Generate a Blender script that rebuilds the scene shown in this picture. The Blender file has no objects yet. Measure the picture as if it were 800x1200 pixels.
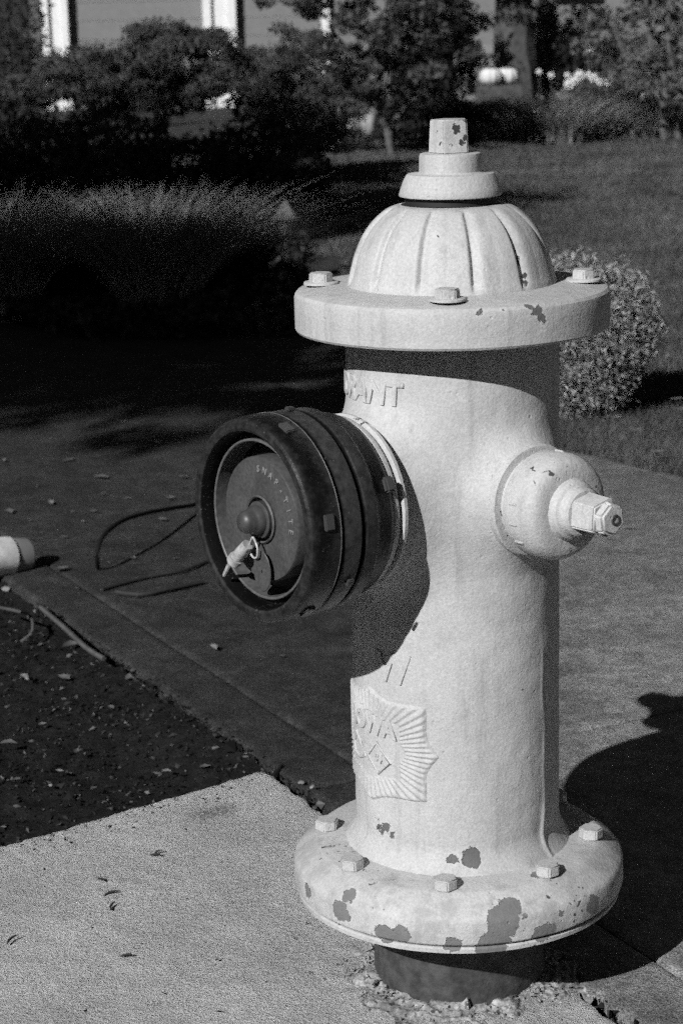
import bpy, bmesh, math, random
import numpy as np
from math import sin, cos, tan, radians, pi, sqrt, atan2, hypot
from mathutils import Vector, Matrix, noise

random.seed(7)
RNG = np.random.default_rng(7)
SC = bpy.context.scene
COL = SC.collection

# ------------------------------------------------------------------ camera
PITCH, ROLL, CAM_H, FPX = radians(13.8), radians(1.4), 0.96, 2400.0
CAM = Vector((0, 0, CAM_H))
fwd = Vector((0, cos(PITCH), -sin(PITCH)))
right0 = Vector((1, 0, 0)); up0 = right0.cross(fwd)
rgt = right0 * cos(ROLL) - up0 * sin(ROLL)
upv = right0 * sin(ROLL) + up0 * cos(ROLL)
cam_data = bpy.data.cameras.new('camera')
cam = bpy.data.objects.new('camera', cam_data); COL.objects.link(cam)
m = Matrix.Identity(4)
for i in range(3):
    m[i][0], m[i][1], m[i][2], m[i][3] = rgt[i], upv[i], -fwd[i], CAM[i]
cam.matrix_world = m
cam_data.sensor_fit = 'VERTICAL'; cam_data.sensor_height = 36; cam_data.sensor_width = 24
cam_data.lens = FPX / 1200 * 36
cam_data.clip_start = 0.05; cam_data.clip_end = 500
cam_data.dof.use_dof = True; cam_data.dof.focus_distance = 1.93; cam_data.dof.aperture_fstop = 14
SC.camera = cam

# ------------------------------------------------------------------ light
SUN_AZ, SUN_EL = radians(33.5), radians(32.8)      # azimuth from -Y (behind the camera) towards -X
to_sun = Vector((-sin(SUN_AZ) * cos(SUN_EL), -cos(SUN_AZ) * cos(SUN_EL), sin(SUN_EL)))
world = bpy.data.worlds.new('World'); SC.world = world; world.use_nodes = True
wn = world.node_tree.nodes; wl = world.node_tree.links
bg = wn['Background']
sky = wn.new('ShaderNodeTexSky'); sky.sky_type = 'NISHITA'; sky.sun_disc = False
sky.air_density = 0.55; sky.dust_density = 0.0; sky.ozone_density = 1.0   # a very clear, deep sky
sky.sun_elevation = SUN_EL; sky.sun_rotation = atan2(to_sun.x, to_sun.y)
bw = wn.new('ShaderNodeSeparateColor')       # black and white film behind an orange filter: the sky's red only
wl.new(sky.outputs[0], bw.inputs[0]); wl.new(bw.outputs[0], bg.inputs[0])
bg.inputs[1].default_value = 0.05
sd = bpy.data.lights.new('sun', 'SUN'); sd.energy = 5.0; sd.angle = radians(0.5); sd.color = (1, 1, 1)
so = bpy.data.objects.new('sun', sd); COL.objects.link(so)
so.rotation_euler = to_sun.to_track_quat('Z', 'Y').to_euler(); so.location = (-5, -7, 6)
SC.view_settings.view_transform = 'Standard'; SC.view_settings.look = 'None'
SC.view_settings.exposure = 0.0; SC.view_settings.gamma = 1.0
SC.view_settings.use_curve_mapping = False
SC.cycles.use_denoising = False
SC.cycles.use_adaptive_sampling = True; SC.cycles.adaptive_threshold = 0.12; SC.cycles.adaptive_min_samples = 12   # leaves a little grain, like the film
SC.cycles.max_bounces = 5; SC.cycles.diffuse_bounces = 1; SC.cycles.glossy_bounces = 2
SC.cycles.transparent_max_bounces = 4

# ------------------------------------------------------------------ helpers
def W(px, py, Y):
    """world point that the photograph shows at (px, py) when it stands Y metres away"""
    d = fwd + rgt * ((px - 400) / FPX) - upv * ((py - 600) / FPX)
    return CAM + d * (Y / d.y)
def G(px, py, z=0.0):
    d = fwd + rgt * ((px - 400) / FPX) - upv * ((py - 600) / FPX)
    return CAM + d * ((z - CAM_H) / d.z)

class M:
    """small node material builder, greys only"""
    def __init__(s, name, rough=0.6, metallic=0.0, spec=0.5):
        s.m = bpy.data.materials.new(name); s.m.use_nodes = True
        s.nt = s.m.node_tree; s.n = s.nt.nodes; s.l = s.nt.links
        s.b = s.n['Principled BSDF']
        s.b.inputs['Roughness'].default_value = rough
        s.b.inputs['Metallic'].default_value = metallic
        s.b.inputs['Specular IOR Level'].default_value = spec
        s.tc = s.n.new('ShaderNodeTexCoord'); s.co = s.tc.outputs['Object']; s.nrm = None
    def noise(s, scale, detail=4, rough=0.55, co=None, dist=0):
        t = s.n.new('ShaderNodeTexNoise'); t.inputs['Scale'].default_value = scale
        t.inputs['Detail'].default_value = detail; t.inputs['Roughness'].default_value = rough
        t.inputs['Distortion'].default_value = dist
        s.l.new(co or s.co, t.inputs['Vector']); return t.outputs['Fac']
    def voro(s, scale, co=None, feature='F1'):
        t = s.n.new('ShaderNodeTexVoronoi'); t.feature = feature; t.inputs['Scale'].default_value = scale
        s.l.new(co or s.co, t.inputs['Vector']); return t.outputs['Distance']
    def math(s, op, a, b=0.0, c=0.0):
        t = s.n.new('ShaderNodeMath'); t.operation = op
        for i, v in enumerate((a, b, c)):
            if isinstance(v, (int, float)): t.inputs[i].default_value = v
            else: s.l.new(v, t.inputs[i])
        return t.outputs[0]
    def map(s, v, a, b, c=0.0, d=1.0, smooth=True):
        t = s.n.new('ShaderNodeMapRange'); t.interpolation_type = 'SMOOTHSTEP' if smooth else 'LINEAR'
        s.l.new(v, t.inputs['Value'])
        for k, x in zip(('From Min', 'From Max', 'To Min', 'To Max'), (a, b, c, d)): t.inputs[k].default_value = x
        return t.outputs[0]
    def mix(s, f, a, b):
        t = s.n.new('ShaderNodeMix'); t.data_type = 'FLOAT'
        for i, v in ((0, f), (2, a), (3, b)):
            if isinstance(v, (int, float)): t.inputs[i].default_value = v
            else: s.l.new(v, t.inputs[i])
        return t.outputs[0]
    def island(s):
        return s.n.new('ShaderNodeNewGeometry').outputs['Random Per Island']
    def grey(s, v):
        if isinstance(v, (int, float)): s.b.inputs['Base Color'].default_value = (v, v, v, 1)
        else: s.l.new(v, s.b.inputs['Base Color'])
        return s
    def rough(s, v): s.l.new(v, s.b.inputs['Roughness']); return s
    def bump(s, h, dist, strength=1.0):
        t = s.n.new('ShaderNodeBump'); t.inputs['Distance'].default_value = dist; t.inputs['Strength'].default_value = strength
        s.l.new(h, t.inputs['Height'])
        if s.nrm: s.l.new(s.nrm, t.inputs['Normal'])
        s.nrm = t.outputs[0]; s.l.new(s.nrm, s.b.inputs['Normal']); return s
    def spots(s, pts, wob, wscale):
        """min over (distance - radius) to a list of spots, with a wobbly outline"""
        nz = s.n.new('ShaderNodeTexNoise'); nz.inputs['Scale'].default_value = wscale; nz.inputs['Detail'].default_value = 7; nz.inputs['Roughness'].default_value = .68
        s.l.new(s.co, nz.inputs['Vector'])
        sub = s.n.new('ShaderNodeVectorMath'); sub.operation = 'MULTIPLY_ADD'
        s.l.new(nz.outputs['Color'], sub.inputs[0]); sub.inputs[1].default_value = (wob,) * 3
        s.l.new(s.co, sub.inputs[2])
        cur = None
        for (x, y, z, r) in pts:
            dn = s.n.new('ShaderNodeVectorMath'); dn.operation = 'DISTANCE'
            s.l.new(sub.outputs[0], dn.inputs[0]); dn.inputs[1].default_value = (x + wob * .5, y + wob * .5, z + wob * .5)
            v = s.math('SUBTRACT', dn.outputs['Value'], r)
            cur = v if cur is None else s.math('MINIMUM', cur, v)
        return cur

def tag(o, label=None, cat=None, group=None, kind=None):
    if label: o['label'] = label
    if cat: o['category'] = cat
    if group: o['group'] = group
    if kind: o['kind'] = kind
    return o
def empty(name, loc, label=None, cat=None, group=None):
    o = bpy.data.objects.new(name, None); COL.objects.link(o); o.location = loc; o.empty_display_size = 0.1
    return tag(o, label, cat, group)
def mkmesh(name, v, f, sharp=None, smooth=True):
    """v: (n,3) array, f: list of index tuples or (m,k) array"""
    me = bpy.data.meshes.new(name)
    v = np.asarray(v, dtype=np.float32)
    if isinstance(f, np.ndarray):
        k = f.shape[1]; nf = f.shape[0]
        me.vertices.add(len(v)); me.vertices.foreach_set('co', v.ravel())
        me.loops.add(nf * k); me.loops.foreach_set('vertex_index', f.astype(np.int32).ravel())
        me.polygons.add(nf); me.polygons.foreach_set('loop_start', np.arange(0, nf * k, k, dtype=np.int32))
        me.update(calc_edges=True)
    else:
        me.from_pydata([tuple(x) for x in v.tolist()], [], f)
    me.validate()
    me.polygons.foreach_set('use_smooth', np.full(len(me.polygons), smooth))
    if smooth and sharp: me.set_sharp_from_angle(angle=radians(sharp))
    me.update(); return me
def obj(name, me, mat, parent=None, loc=None):
    o = bpy.data.objects.new(name, me); COL.objects.link(o)
    if mat is not None and not me.materials: me.materials.append(mat)
    if parent: o.parent = parent
    if loc is not None: o.location = loc
    return o
def build(name, v, f, mat, parent=None, sharp=35, smooth=True, loc=None):
    return obj(name, mkmesh(name, v, f, sharp, smooth), mat, parent, loc)
def revolve(prof, n=96, rfun=None, cap=False):
    """prof (r, z) list -> verts, faces about Z; angle t is measured from -Y towards +X"""
    v = []; f = []
    for (r, z) in prof:
        for i in range(n):
            t = 2 * pi * i / n; rr = r if rfun is None else rfun(r, z, t)
            v.append((rr * sin(t), -rr * cos(t), z))
    for j in range(len(prof) - 1):
        for i in range(n):
            a = j * n + i; b = j * n + (i + 1) % n
            f.append((a, b, b + n, a + n))
    if cap:
        f.append(tuple(range((len(prof) - 1) * n, len(prof) * n))); f.append(tuple(range(n - 1, -1, -1)))
    return np.array(v), f
def axis_map(v, t, z0):
    """maps local Z (outwards) onto the horizontal direction t, origin on the hydrant axis at height z0"""
    v = np.asarray(v); d = np.array([sin(t), -cos(t), 0]); s = np.array([cos(t), sin(t), 0]); u = np.array([0, 0, 1.])
    return v[:, 2:3] * d + v[:, 0:1] * s + v[:, 1:2] * u + np.array([0, 0, z0])
def box(cx, cy, cz, sx, sy, sz, bev=0.0):
    bm = bmesh.new(); bmesh.ops.create_cube(bm, size=1)
    for q in bm.verts: q.co = Vector((q.co.x * sx + cx, q.co.y * sy + cy, q.co.z * sz + cz))
    if bev: bmesh.ops.bevel(bm, geom=bm.edges[:], offset=bev, segments=2, affect='EDGES')
    bm.verts.ensure_lookup_table()
    v = np.array([q.co[:] for q in bm.verts]); f = [tuple(x.index for x in p.verts) for p in bm.faces]
    bm.free(); return v, f
def prism(n, r0, r1, z0, z1, rot=0, bev=0.0):
    bm = bmesh.new(); lo = []; hi = []
    for i in range(n):
        a = rot + 2 * pi * i / n
        lo.append(bm.verts.new((r0 * sin(a), -r0 * cos(a), z0))); hi.append(bm.verts.new((r1 * sin(a), -r1 * cos(a), z1)))
    bm.faces.new(lo[::-1]); bm.faces.new(hi)
    for i in range(n): bm.faces.new((lo[i], lo[(i + 1) % n], hi[(i + 1) % n], hi[i]))
    if bev: bmesh.ops.bevel(bm, geom=bm.edges[:], offset=bev, segments=2, affect='EDGES')
    bm.normal_update(); bm.verts.index_update()
    v = np.array([q.co[:] for q in bm.verts]); f = [tuple(x.index for x in p.verts) for p in bm.faces]
    bm.free(); return v, f
def tube(pts, rad, n=8):
    """tube through a list of points; rad a number or one per point"""
    pts = [Vector(p) for p in pts]; v = []; f = []
    rads = [rad] * len(pts) if isinstance(rad, (int, float)) else rad
    up = Vector((0.13, 0.21, 0.97))
    for i, p in enumerate(pts):
        d = (pts[min(i + 1, len(pts) - 1)] - pts[max(i - 1, 0)]).normalized()
        a = d.cross(up); a = a.normalized() if a.length > 1e-4 else Vector((1, 0, 0)); b = d.cross(a)
        for k in range(n):
            t = 2 * pi * k / n; v.append((p + a * cos(t) * rads[i] + b * sin(t) * rads[i])[:])
    for j in range(len(pts) - 1):
        for k in range(n):
            a = j * n + k; b = j * n + (k + 1) % n; f.append((a, b, b + n, a + n))
    f.append(tuple(range(n))[::-1]); f.append(tuple(range((len(pts) - 1) * n, len(pts) * n)))
    return np.array(v), f
def spline(pts, k=8):
    pts = [Vector(p) for p in pts]; out = []
    for i in range(len(pts) - 1):
        p0, p1, p2, p3 = pts[max(i - 1, 0)], pts[i], pts[i + 1], pts[min(i + 2, len(pts) - 1)]
        for j in range(k):
            t = j / k
            out.append(.5 * ((2 * p1) + (p2 - p0) * t + (2 * p0 - 5 * p1 + 4 * p2 - p3) * t * t + (3 * p1 - p0 - 3 * p2 + p3) * t ** 3))
    out.append(pts[-1]); return out
def rnoise(v, scale, seed=0.0):
    return np.array([noise.noise(Vector((x * scale + seed, y * scale - seed, z * scale + 2 * seed))) for x, y, z in np.asarray(v).tolist()])
def leaves(c, length, width, rng, up=0.3, jitter=0.4):
    """one folded leaf (two triangles) at each centre"""
    n = len(c); d = rng.normal(size=(n, 3)); d[:, 2] -= up; d /= np.linalg.norm(d, axis=1)[:, None]
    e = rng.normal(size=(n, 3)); e -= (e * d).sum(1)[:, None] * d; e /= np.linalg.norm(e, axis=1)[:, None]
    s = 1 + jitter * (rng.random((n, 1)) - .5) * 2; nn = np.cross(d, e)
    L = d * length * s * .5; Wd = e * width * s * .5; fold = nn * width * .25 * s
    v = np.stack([c - L, c + Wd + fold, c + L, c - Wd + fold], 1).reshape(-1, 3)
    i = np.arange(n) * 4
    f = np.stack([np.stack([i, i + 1, i + 2], 1), np.stack([i, i + 2, i + 3], 1)], 1).reshape(-1, 3)
    return v, f
def blades(base, tip_dir, length, width, rng, bend=0.4, seg=3):
    """grass blades: base (n,3), lean direction (n,2), length (n,)"""
    n = len(base); a = rng.random(n) * 2 * pi
    side = np.stack([np.cos(a), np.sin(a), np.zeros(n)], 1)
    vs = []
    for k in range(seg + 1):
        t = k / seg
        h = length * (t - bend * .35 * t * t); o = length * bend * t * t
        p = base + np.stack([tip_dir[:, 0] * o, tip_dir[:, 1] * o, h], 1)
        w = (width * (1 - t * .92))[:, None] if not isinstance(width, float) else width * (1 - t * .92)
        vs.append(p - side * w * .5); vs.append(p + side * w * .5)
    v = np.stack(vs, 1).reshape(-1, 3); m_ = 2 * (seg + 1); i = np.arange(n)[:, None] * m_
    f = np.concatenate([i + np.array([[2 * k, 2 * k + 1, 2 * k + 3, 2 * k + 2]]) for k in range(seg)], 0)
    return v, f

# ------------------------------------------------------------------ materials
def mat_paint(name, base=0.45, chips=None, chip_grey=0.16, speck=0.66):
    a = M(name, 0.55, spec=0.22)
    dirt = a.noise(9, 6, .6); fine = a.noise(420, 2, .6); mid = a.noise(70, 4, .6)
    g = a.math('MULTIPLY', a.map(dirt, .3, .75, .9, 1.06), base)
    g = a.math('MULTIPLY', g, a.map(fine, .25, .75, .88, 1.1))
    mp = a.n.new('ShaderNodeMapping'); mp.inputs['Scale'].default_value = (1, 1, .09); a.l.new(a.co, mp.inputs['Vector'])
    g = a.math('MULTIPLY', g, a.map(a.noise(75, 4, .65, mp.outputs[0]), .5, .72, 1.0, .82))
    sp = a.map(a.math('MULTIPLY', a.noise(130, 2, .5), a.map(a.noise(16, 2), .35, .75, .72, 1.2)), speck, speck + .035)
    g = a.mix(sp, g, .07)
    h = a.math('ADD', a.math('MULTIPLY', mid, .8), a.math('MULTIPLY', fine, .35))
    h = a.math('ADD', h, a.math('MULTIPLY', a.noise(27, 4, .6), 1.1))
    pit = a.map(a.voro(95), .06, .17, 1, 0); pit = a.math('MULTIPLY', pit, a.map(a.noise(20, 3), .52, .60))
    h = a.math('SUBTRACT', h, a.math('MULTIPLY', pit, .5))
    if chips:
        c = a.spots(chips, .022, 75); k = a.map(c, -.0007, .0003, 1, 0)
        rim = a.map(c, .0, .004, 1, 0)
        grime = a.math('MULTIPLY', a.map(a.noise(28, 5, .7), .46, .62), .6 if name == 'paint_base_flange' else .12)
        g = a.mix(a.math('MULTIPLY', rim, .12), g, .85)
        g = a.mix(grime, g, .3)
        g = a.mix(k, g, a.mix(a.noise(90, 3), chip_grey * .8, chip_grey * 1.25))
        h = a.math('ADD', h, a.math('MULTIPLY', k, -1.3))
    a.grey(g).bump(h, .0013, .8)
    a.bump(a.math('MULTIPLY', a.noise(900, 2, .6), a.map(a.noise(14, 3), .3, .7, .2, 1.0)), .0005, .6)
    return a.m
def mat_plain(name, base, var=.2, scale=30, rough=.6, bump=0, metallic=0.0, spec=.5):
    a = M(name, rough, metallic, spec); nz = a.noise(scale, 5, .6)
    a.grey(a.math('MULTIPLY', a.map(nz, .25, .75, 1 - var, 1 + var), base))
    if bump: a.bump(nz, bump)
    return a.m
def mat_leaf(name, lo, hi, rough=.55, spec=.25):
    a = M(name, rough, 0, spec); a.grey(a.map(a.island(), 0, 1, lo, hi, smooth=False)); return a.m

HX, HY = 0.1085, 1.92                       # hydrant axis
# base flange chips, hydrant-local
def chip(t, r, z, s): t = radians(t); return (r * sin(t), -r * cos(t), z, s)
FL_CHIPS = [chip(-46, .160, .118, .011), chip(-44, .158, .134, .008), chip(-28, .163, .108, .011), chip(-22, .163, .11, .009),
            chip(12, .163, .125, .017), chip(8, .163, .104, .016), chip(15, .160, .140, .012), chip(-5, .163, .104, .009),
            chip(27, .163, .106, .011), chip(24, .163, .108, .007), chip(48, .163, .117, .010), chip(33, .163, .122, .004),
            chip(3, .112, .168, .010), chip(-7, .112, .170, .006), chip(33, .127, .147, .006), chip(-66, .163, .12, .008),
            chip(62, .163, .12, .004), chip(100, .163, .11, .012), chip(160, .163, .12, .014), chip(-130, .163, .11, .012)]
FL_CHIPS = [(x, y, z + .006, r) for x, y, z, r in FL_CHIPS]
BR_CHIPS = [chip(3, .104, .170, .0095), chip(-7, .104, .170, .005), chip(-46, .102, .191, .005), chip(-50, .102, .186, .004), chip(-41, .102, .185, .003),
            chip(-31, .101, .31, .002), chip(-62, .103, .588, .004)]
TF_CHIPS = [chip(27, .149, .698, .006), chip(29, .149, .690, .005), chip(24, .146, .704, .004), chip(6, .148, .702, .003), chip(15, .147, .704, .002)]
DM_CHIPS = [chip(39, .089, .735, .004), chip(40, .094, .722, .004), chip(41, .094, .714, .003), chip(-12, .08, .762, .0015)]
NUT_CHIPS = [chip(20, .018, .850, .0035), chip(50, .018, .842, .003), chip(35, .018, .838, .0025), chip(75, .018, .846, .004), chip(5, .018, .834, .002),
             chip(-30, .018, .838, .002), chip(15, .018, .855, .002), chip(60, .018, .856, .003), chip(-60, .018, .85, .002)]
P_BARREL = mat_paint('paint_barrel', .485, BR_CHIPS, .12, .86)
P_BASE = mat_paint('paint_base_flange', .485, FL_CHIPS, .17, .70)
P_TOP = mat_paint('paint_top_flange', .485, TF_CHIPS, .12, .86)
P_DOME = mat_paint('paint_bonnet', .485, DM_CHIPS, .06, .86)
P_NUT = mat_paint('paint_operating_nut', .485, NUT_CHIPS, .05, .78)
P_CAP = mat_paint('paint_hose_cap', .485, None, .1, .69)
P_BOLT = mat_paint('paint_bolt', .46, None, .1, .80)
BLACK = mat_plain('black_gap', .012, .2, 40, .7)
STORZ = M('black_anodised_metal', .38, 0.0, .28)
pt_ = STORZ.n.new('ShaderNodeNewGeometry').outputs['Pointiness']
g = STORZ.map(STORZ.noise(30, 5, .7), .3, .7, .003, .006)
g = STORZ.mix(STORZ.math('MULTIPLY', STORZ.map(STORZ.math('ADD', pt_, STORZ.math('MULTIPLY', STORZ.noise(120, 4, .7), .06)), .55, .61), .6), g, .10)
g = STORZ.mix(STORZ.map(STORZ.math('ADD', STORZ.noise(340, 3, .7), STORZ.math('MULTIPLY', STORZ.noise(24, 3), .35)), .83, .90), g, .075)
g = STORZ.mix(STORZ.math('MULTIPLY', STORZ.map(STORZ.noise(17, 6, .75), .56, .72), .25), g, .02)
STORZ.grey(g).bump(STORZ.noise(150, 4, .7), .0007, .8)
STORZ = STORZ.m
PLATE = M('grey_face_plate', .5, 0, .4)
PLATE.grey(PLATE.math('MULTIPLY', PLATE.map(PLATE.noise(300, 3, .7), .25, .75, .75, 1.25), PLATE.map(PLATE.noise(40, 4), .3, .7, .052, .075))).bump(PLATE.noise(300, 3), .0003)
PLATE = PLATE.m
EDGE = mat_plain('worn_metal_edge', .10, .3, 200, .4)
STEEL = mat_plain('bright_worn_steel', .38, .35, 160, .35, .0003)
DULL = mat_plain('dull_dark_steel', .05, .3, 120, .45, .0003)
STAMP = mat_plain('stamped_letter', .20, .2, 400, .5)
PIPE = mat_plain('weathered_pipe', .045, .6, 60, .8, .003)

# ------------------------------------------------------------------ the setting: ground, sidewalk, pad, bed
D2 = np.array([.46, -.888]); N2 = np.array([.888, .46])        # along / across the sidewalk
Cn = np.array([-.108, 2.518])                                  # corner of pad, bed and sidewalk
E1 = np.array([-.797, -.604])                                  # the pad's edge along the bed
L1 = float(Cn @ N2); FAR = 2.475; S0 = float(np.array([.283, 2.613]) @ D2)

a = M('dark_soil', .95, 0, .1)
a.grey(a.mix(a.map(a.noise(120, 4, .7), .62, .72), a.map(a.noise(45, 6, .7), .3, .7, .008, .024), .07)).bump(a.noise(160, 5, .7), .006)
SOIL = a.m
a = M('lawn_soil', .95, 0, .1); a.grey(a.map(a.noise(20, 5, .7), .3, .7, .03, .06)).bump(a.noise(90, 4), .01); LAWN_SOIL = a.m
gv, gf = np.array([(-150, -60, -.06), (150, -60, -.06), (150, 200, -.06), (-150, 200, -.06)]), [(0, 1, 2, 3)]
tag(build('ground', gv, gf, SOIL), 'dark earth under the whole street side', None, kind='structure')

def grid(us, vs, fn):
    nu, nv = len(us), len(vs); U, V = np.meshgrid(us, vs, indexing='ij')
    v = fn(U.ravel(), V.ravel()); i = np.arange(nu * nv).reshape(nu, nv)
    f = np.stack([i[:-1, :-1], i[1:, :-1], i[1:, 1:], i[:-1, 1:]], -1).reshape(-1, 4)
    return v, f
def vnoise(x, y, scale, seed):
    return np.array([noise.noise(Vector((a_ * scale, b_ * scale, seed))) for a_, b_ in zip(x.tolist(), y.tolist())])

# concrete pad round the hydrant
a = M('pad_concrete', .9, 0, .15)
f1 = a.noise(520, 3, .65); f2 = a.noise(190, 4, .6); big = a.noise(5, 5, .6)
g = a.math('MULTIPLY', a.map(big, .3, .7, .42, .54), a.map(f1, .25, .75, .72, 1.24))
g = a.math('MULTIPLY', g, a.map(f2, .25, .75, .88, 1.1))
pits = a.map(a.math('ADD', a.noise(230, 2, .5), a.math('MULTIPLY', a.noise(21, 3), .2)), .79, .83)
g = a.mix(a.math('MULTIPLY', pits, .6), g, .10)
st = a.spots([(*G(240, 954)[:2], 0, .018), (*G(262, 948)[:2], 0, .02), (*G(228, 958)[:2], 0, .008)], .05, 40)
g = a.mix(a.math('MULTIPLY', a.map(st, -.014, .008, .9, 0), a.map(f2, .35, .6)), g, .12)
# old rust and grime halo round the pipe
rim = a.spots([(HX, HY, 0, .115)], .09, 30)
g = a.mix(a.math('MULTIPLY', a.map(rim, -.02, .03, .6, 0), a.map(a.noise(60, 4, .7), .4, .6)), g, .17)
a.grey(g).bump(a.math('ADD', f1, a.math('MULTIPLY', f2, .9)), .0034, 1.0)
PAD = a.m
us = np.linspace(0, .80, 150); vs = np.linspace(0, 1.06, 195)
def padf(u, v):
    edge = vnoise(v, v * 0, 38, 3.1) * .007 + vnoise(v, v * 0, 130, 1.1) * .0025
    edge2 = vnoise(u, u * 0, 30, 8.1) * .004 + vnoise(u, u * 0, 110, 2.1) * .002
    u2 = u + edge * np.clip(1 - u / .05, 0, 1); v2 = v + edge2 * np.clip(1 - v / .05, 0, 1)
    x = Cn[0] + E1[0] * u2 + D2[0] * v2; y = Cn[1] + E1[1] * u2 + D2[1] * v2
    r = np.hypot(x - HX, y - HY)
    z = vnoise(x, y, 60, .5) * .0012 + vnoise(x, y, 9, 2.5) * .0025
    ring = np.clip(1 - np.abs(r - .098) / .03, 0, 1)
    z += ring * (.004 + .003 * vnoise(x, y, 48, 5.5))
    z -= np.clip(1 - u / .012, 0, 1) ** 2 * .006 + np.clip(1 - v / .01, 0, 1) ** 2 * .004
    z -= ((np.minimum(u, v) < 1e-6) | (u > .7999) | (v > 1.0599)) * .05
    return np.stack([x, y, z], 1)
v, f = grid(us, vs, padf)
pad = tag(build('concrete_pad', v, f, PAD, sharp=50), 'pale concrete pad the hydrant stands in', None, kind='structure')
# rough chipped mortar collar round the pipe
a = M('old_mortar', .95, 0, .1); f1 = a.noise(260, 4, .7); f2 = a.noise(60, 5, .7)
a.grey(a.mix(a.map(a.noise(140, 3, .6), .56, .64), a.math('MULTIPLY', a.map(f2, .3, .7, .16, .44), a.map(f1, .25, .75, .6, 1.35)), .06)).bump(a.math('ADD', f1, f2), .002)
MORTAR = a.m
def collarf(t, q):
    r = .082 + q * .060; x = HX + r * np.sin(t); y = HY - r * np.cos(t)
    a1 = vnoise(x, y, 34, 5.5); a2 = vnoise(x, y, 95, 7.5); a3 = vnoise(x, y, 230, 2.2)
    lev = np.clip(1.25 - q * 1.45 + a1 * .6 + a2 * .10, 0, 1.4); st_ = np.floor(lev * 4) / 4; fr_ = lev * 4 - np.floor(lev * 4)
    h = (st_ + np.clip((fr_ - .6) * 2.5, 0, 1) / 4) * .0135
    return np.stack([x, y, h - .0045 + a3 * .0012 + a2 * .0012], 1)
v, f = grid(np.linspace(0, 2 * pi, 420), np.linspace(0, 1, 60), collarf)
build('mortar_collar', v, f, MORTAR, pad, sharp=25)

# soil bed left of the pad
us = np.linspace(-.02, 1.5, 150); vs = np.linspace(-2.6, .02, 240)
def bedf(u, v):
    x = Cn[0] + E1[0] * u + D2[0] * v; y = Cn[1] + E1[1] * u + D2[1] * v
    z = -.026 + vnoise(x, y, 7, 1.5) * .012 + vnoise(x, y, 30, 4.5) * .006 + vnoise(x, y, 90, 6.5) * .003
    z += np.clip(1 - u / .10, 0, 1) * .010
    return np.stack([x, y, z], 1)
v, f = grid(us, vs, bedf)
tag(build('soil_bed', v, f, SOIL), 'dark bare soil strip between pad and sidewalk', None, kind='structure')

# sidewalk slabs
a = M('sidewalk_concrete', .9, 0, .12)
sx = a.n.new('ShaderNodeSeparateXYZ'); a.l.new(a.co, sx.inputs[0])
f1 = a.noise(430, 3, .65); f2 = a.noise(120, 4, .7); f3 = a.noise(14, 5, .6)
side_tone = a.map(a.math('ADD', sx.outputs[0], a.math('MULTIPLY', a.math('SUBTRACT', f3, .5), .35)), .02, .42)  # tone ramp across the walk: darker to the left, paler to the right
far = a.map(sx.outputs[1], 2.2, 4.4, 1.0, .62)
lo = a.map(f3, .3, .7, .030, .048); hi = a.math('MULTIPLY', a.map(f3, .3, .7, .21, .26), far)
g = a.mix(side_tone, lo, hi)
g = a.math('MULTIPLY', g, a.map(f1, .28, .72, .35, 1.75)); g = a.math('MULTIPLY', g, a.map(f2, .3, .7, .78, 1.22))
g = a.math('MULTIPLY', g, a.map(a.noise(33, 5, .7), .3, .7, .72, 1.25)); g = a.math('MULTIPLY', g, a.map(a.noise(3.2, 3, .6, dist=1.5), .35, .65, .85, 1.1))
g = a.mix(a.math('MULTIPLY', a.map(a.noise(300, 2), .66, .71), .5), g, .2)
a.grey(g).bump(a.math('ADD', f1, f2), .0028, .9)
WALK = a.m
walk = tag(empty('sidewalk', (0, 0, 0), 'weathered concrete sidewalk running past the hydrant'), kind='structure')
def slab(name, n0, n1, s0, s1):
    nn = max(2, int((n1 - n0) / .012)); ns = max(2, int((s1 - s0) / .012))
    if s0 < S0 - 3.2: nn, ns = max(2, nn // 4), ns // 4
    eps = .004
    us = np.concatenate([[n0, n0 + 1e-5, n0 + eps], np.linspace(n0 + .012, n1 - .012, nn), [n1 - eps, n1 - 1e-5, n1]])
    vs_ = np.concatenate([[s0, s0 + 1e-5, s0 + eps], np.linspace(s0 + .012, s1 - .012, ns), [s1 - eps, s1 - 1e-5, s1]])
    def fn(n_, s):
        n = n_ if n1 < FAR else n0 + (n_ - n0) * (2.54 + (s + 3.356) * .153 - n0) / (n1 - n0)
        wob = vnoise(s, n * 0, 45, 9.0) * .006 * np.clip(1 - (n - n0) / .03, 0, 1) * (1.0 if n0 < L1 + .05 else .1)
        x = N2[0] * (n + wob) + D2[0] * s; y = N2[1] * (n + wob) + D2[1] * s
        e = np.minimum(np.minimum(n_ - n0, n1 - n_), np.minimum(s - s0, s1 - s))
        z = np.where(e < 5e-6, -.05, np.where(e < .002, -.003, 0.0)) + vnoise(x, y, 4, 3.0) * .002
        return np.stack([x, y, z], 1)
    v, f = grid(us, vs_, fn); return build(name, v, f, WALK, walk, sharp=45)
for k in range(-4, 1):
    a0, a1 = S0 + 1.52 * k + .003, S0 + 1.52 * (k + 1) - .003
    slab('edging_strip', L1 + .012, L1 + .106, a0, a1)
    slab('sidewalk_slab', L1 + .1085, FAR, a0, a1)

# lawn and planting bed beyond the sidewalk
def quadN(n0, n1, s0, s1, z): return [(*(N2 * n + D2 * s), z) for n, s in ((n0, s0), (n1, s0), (n1, s1), (n0, s1))]
tag(build('lawn', np.array(quadN(1.75, 40, -34, 12, -.012)), [(0, 1, 2, 3)], LAWN_SOIL), 'mown front lawn beyond the sidewalk', None, kind='structure')
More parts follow.
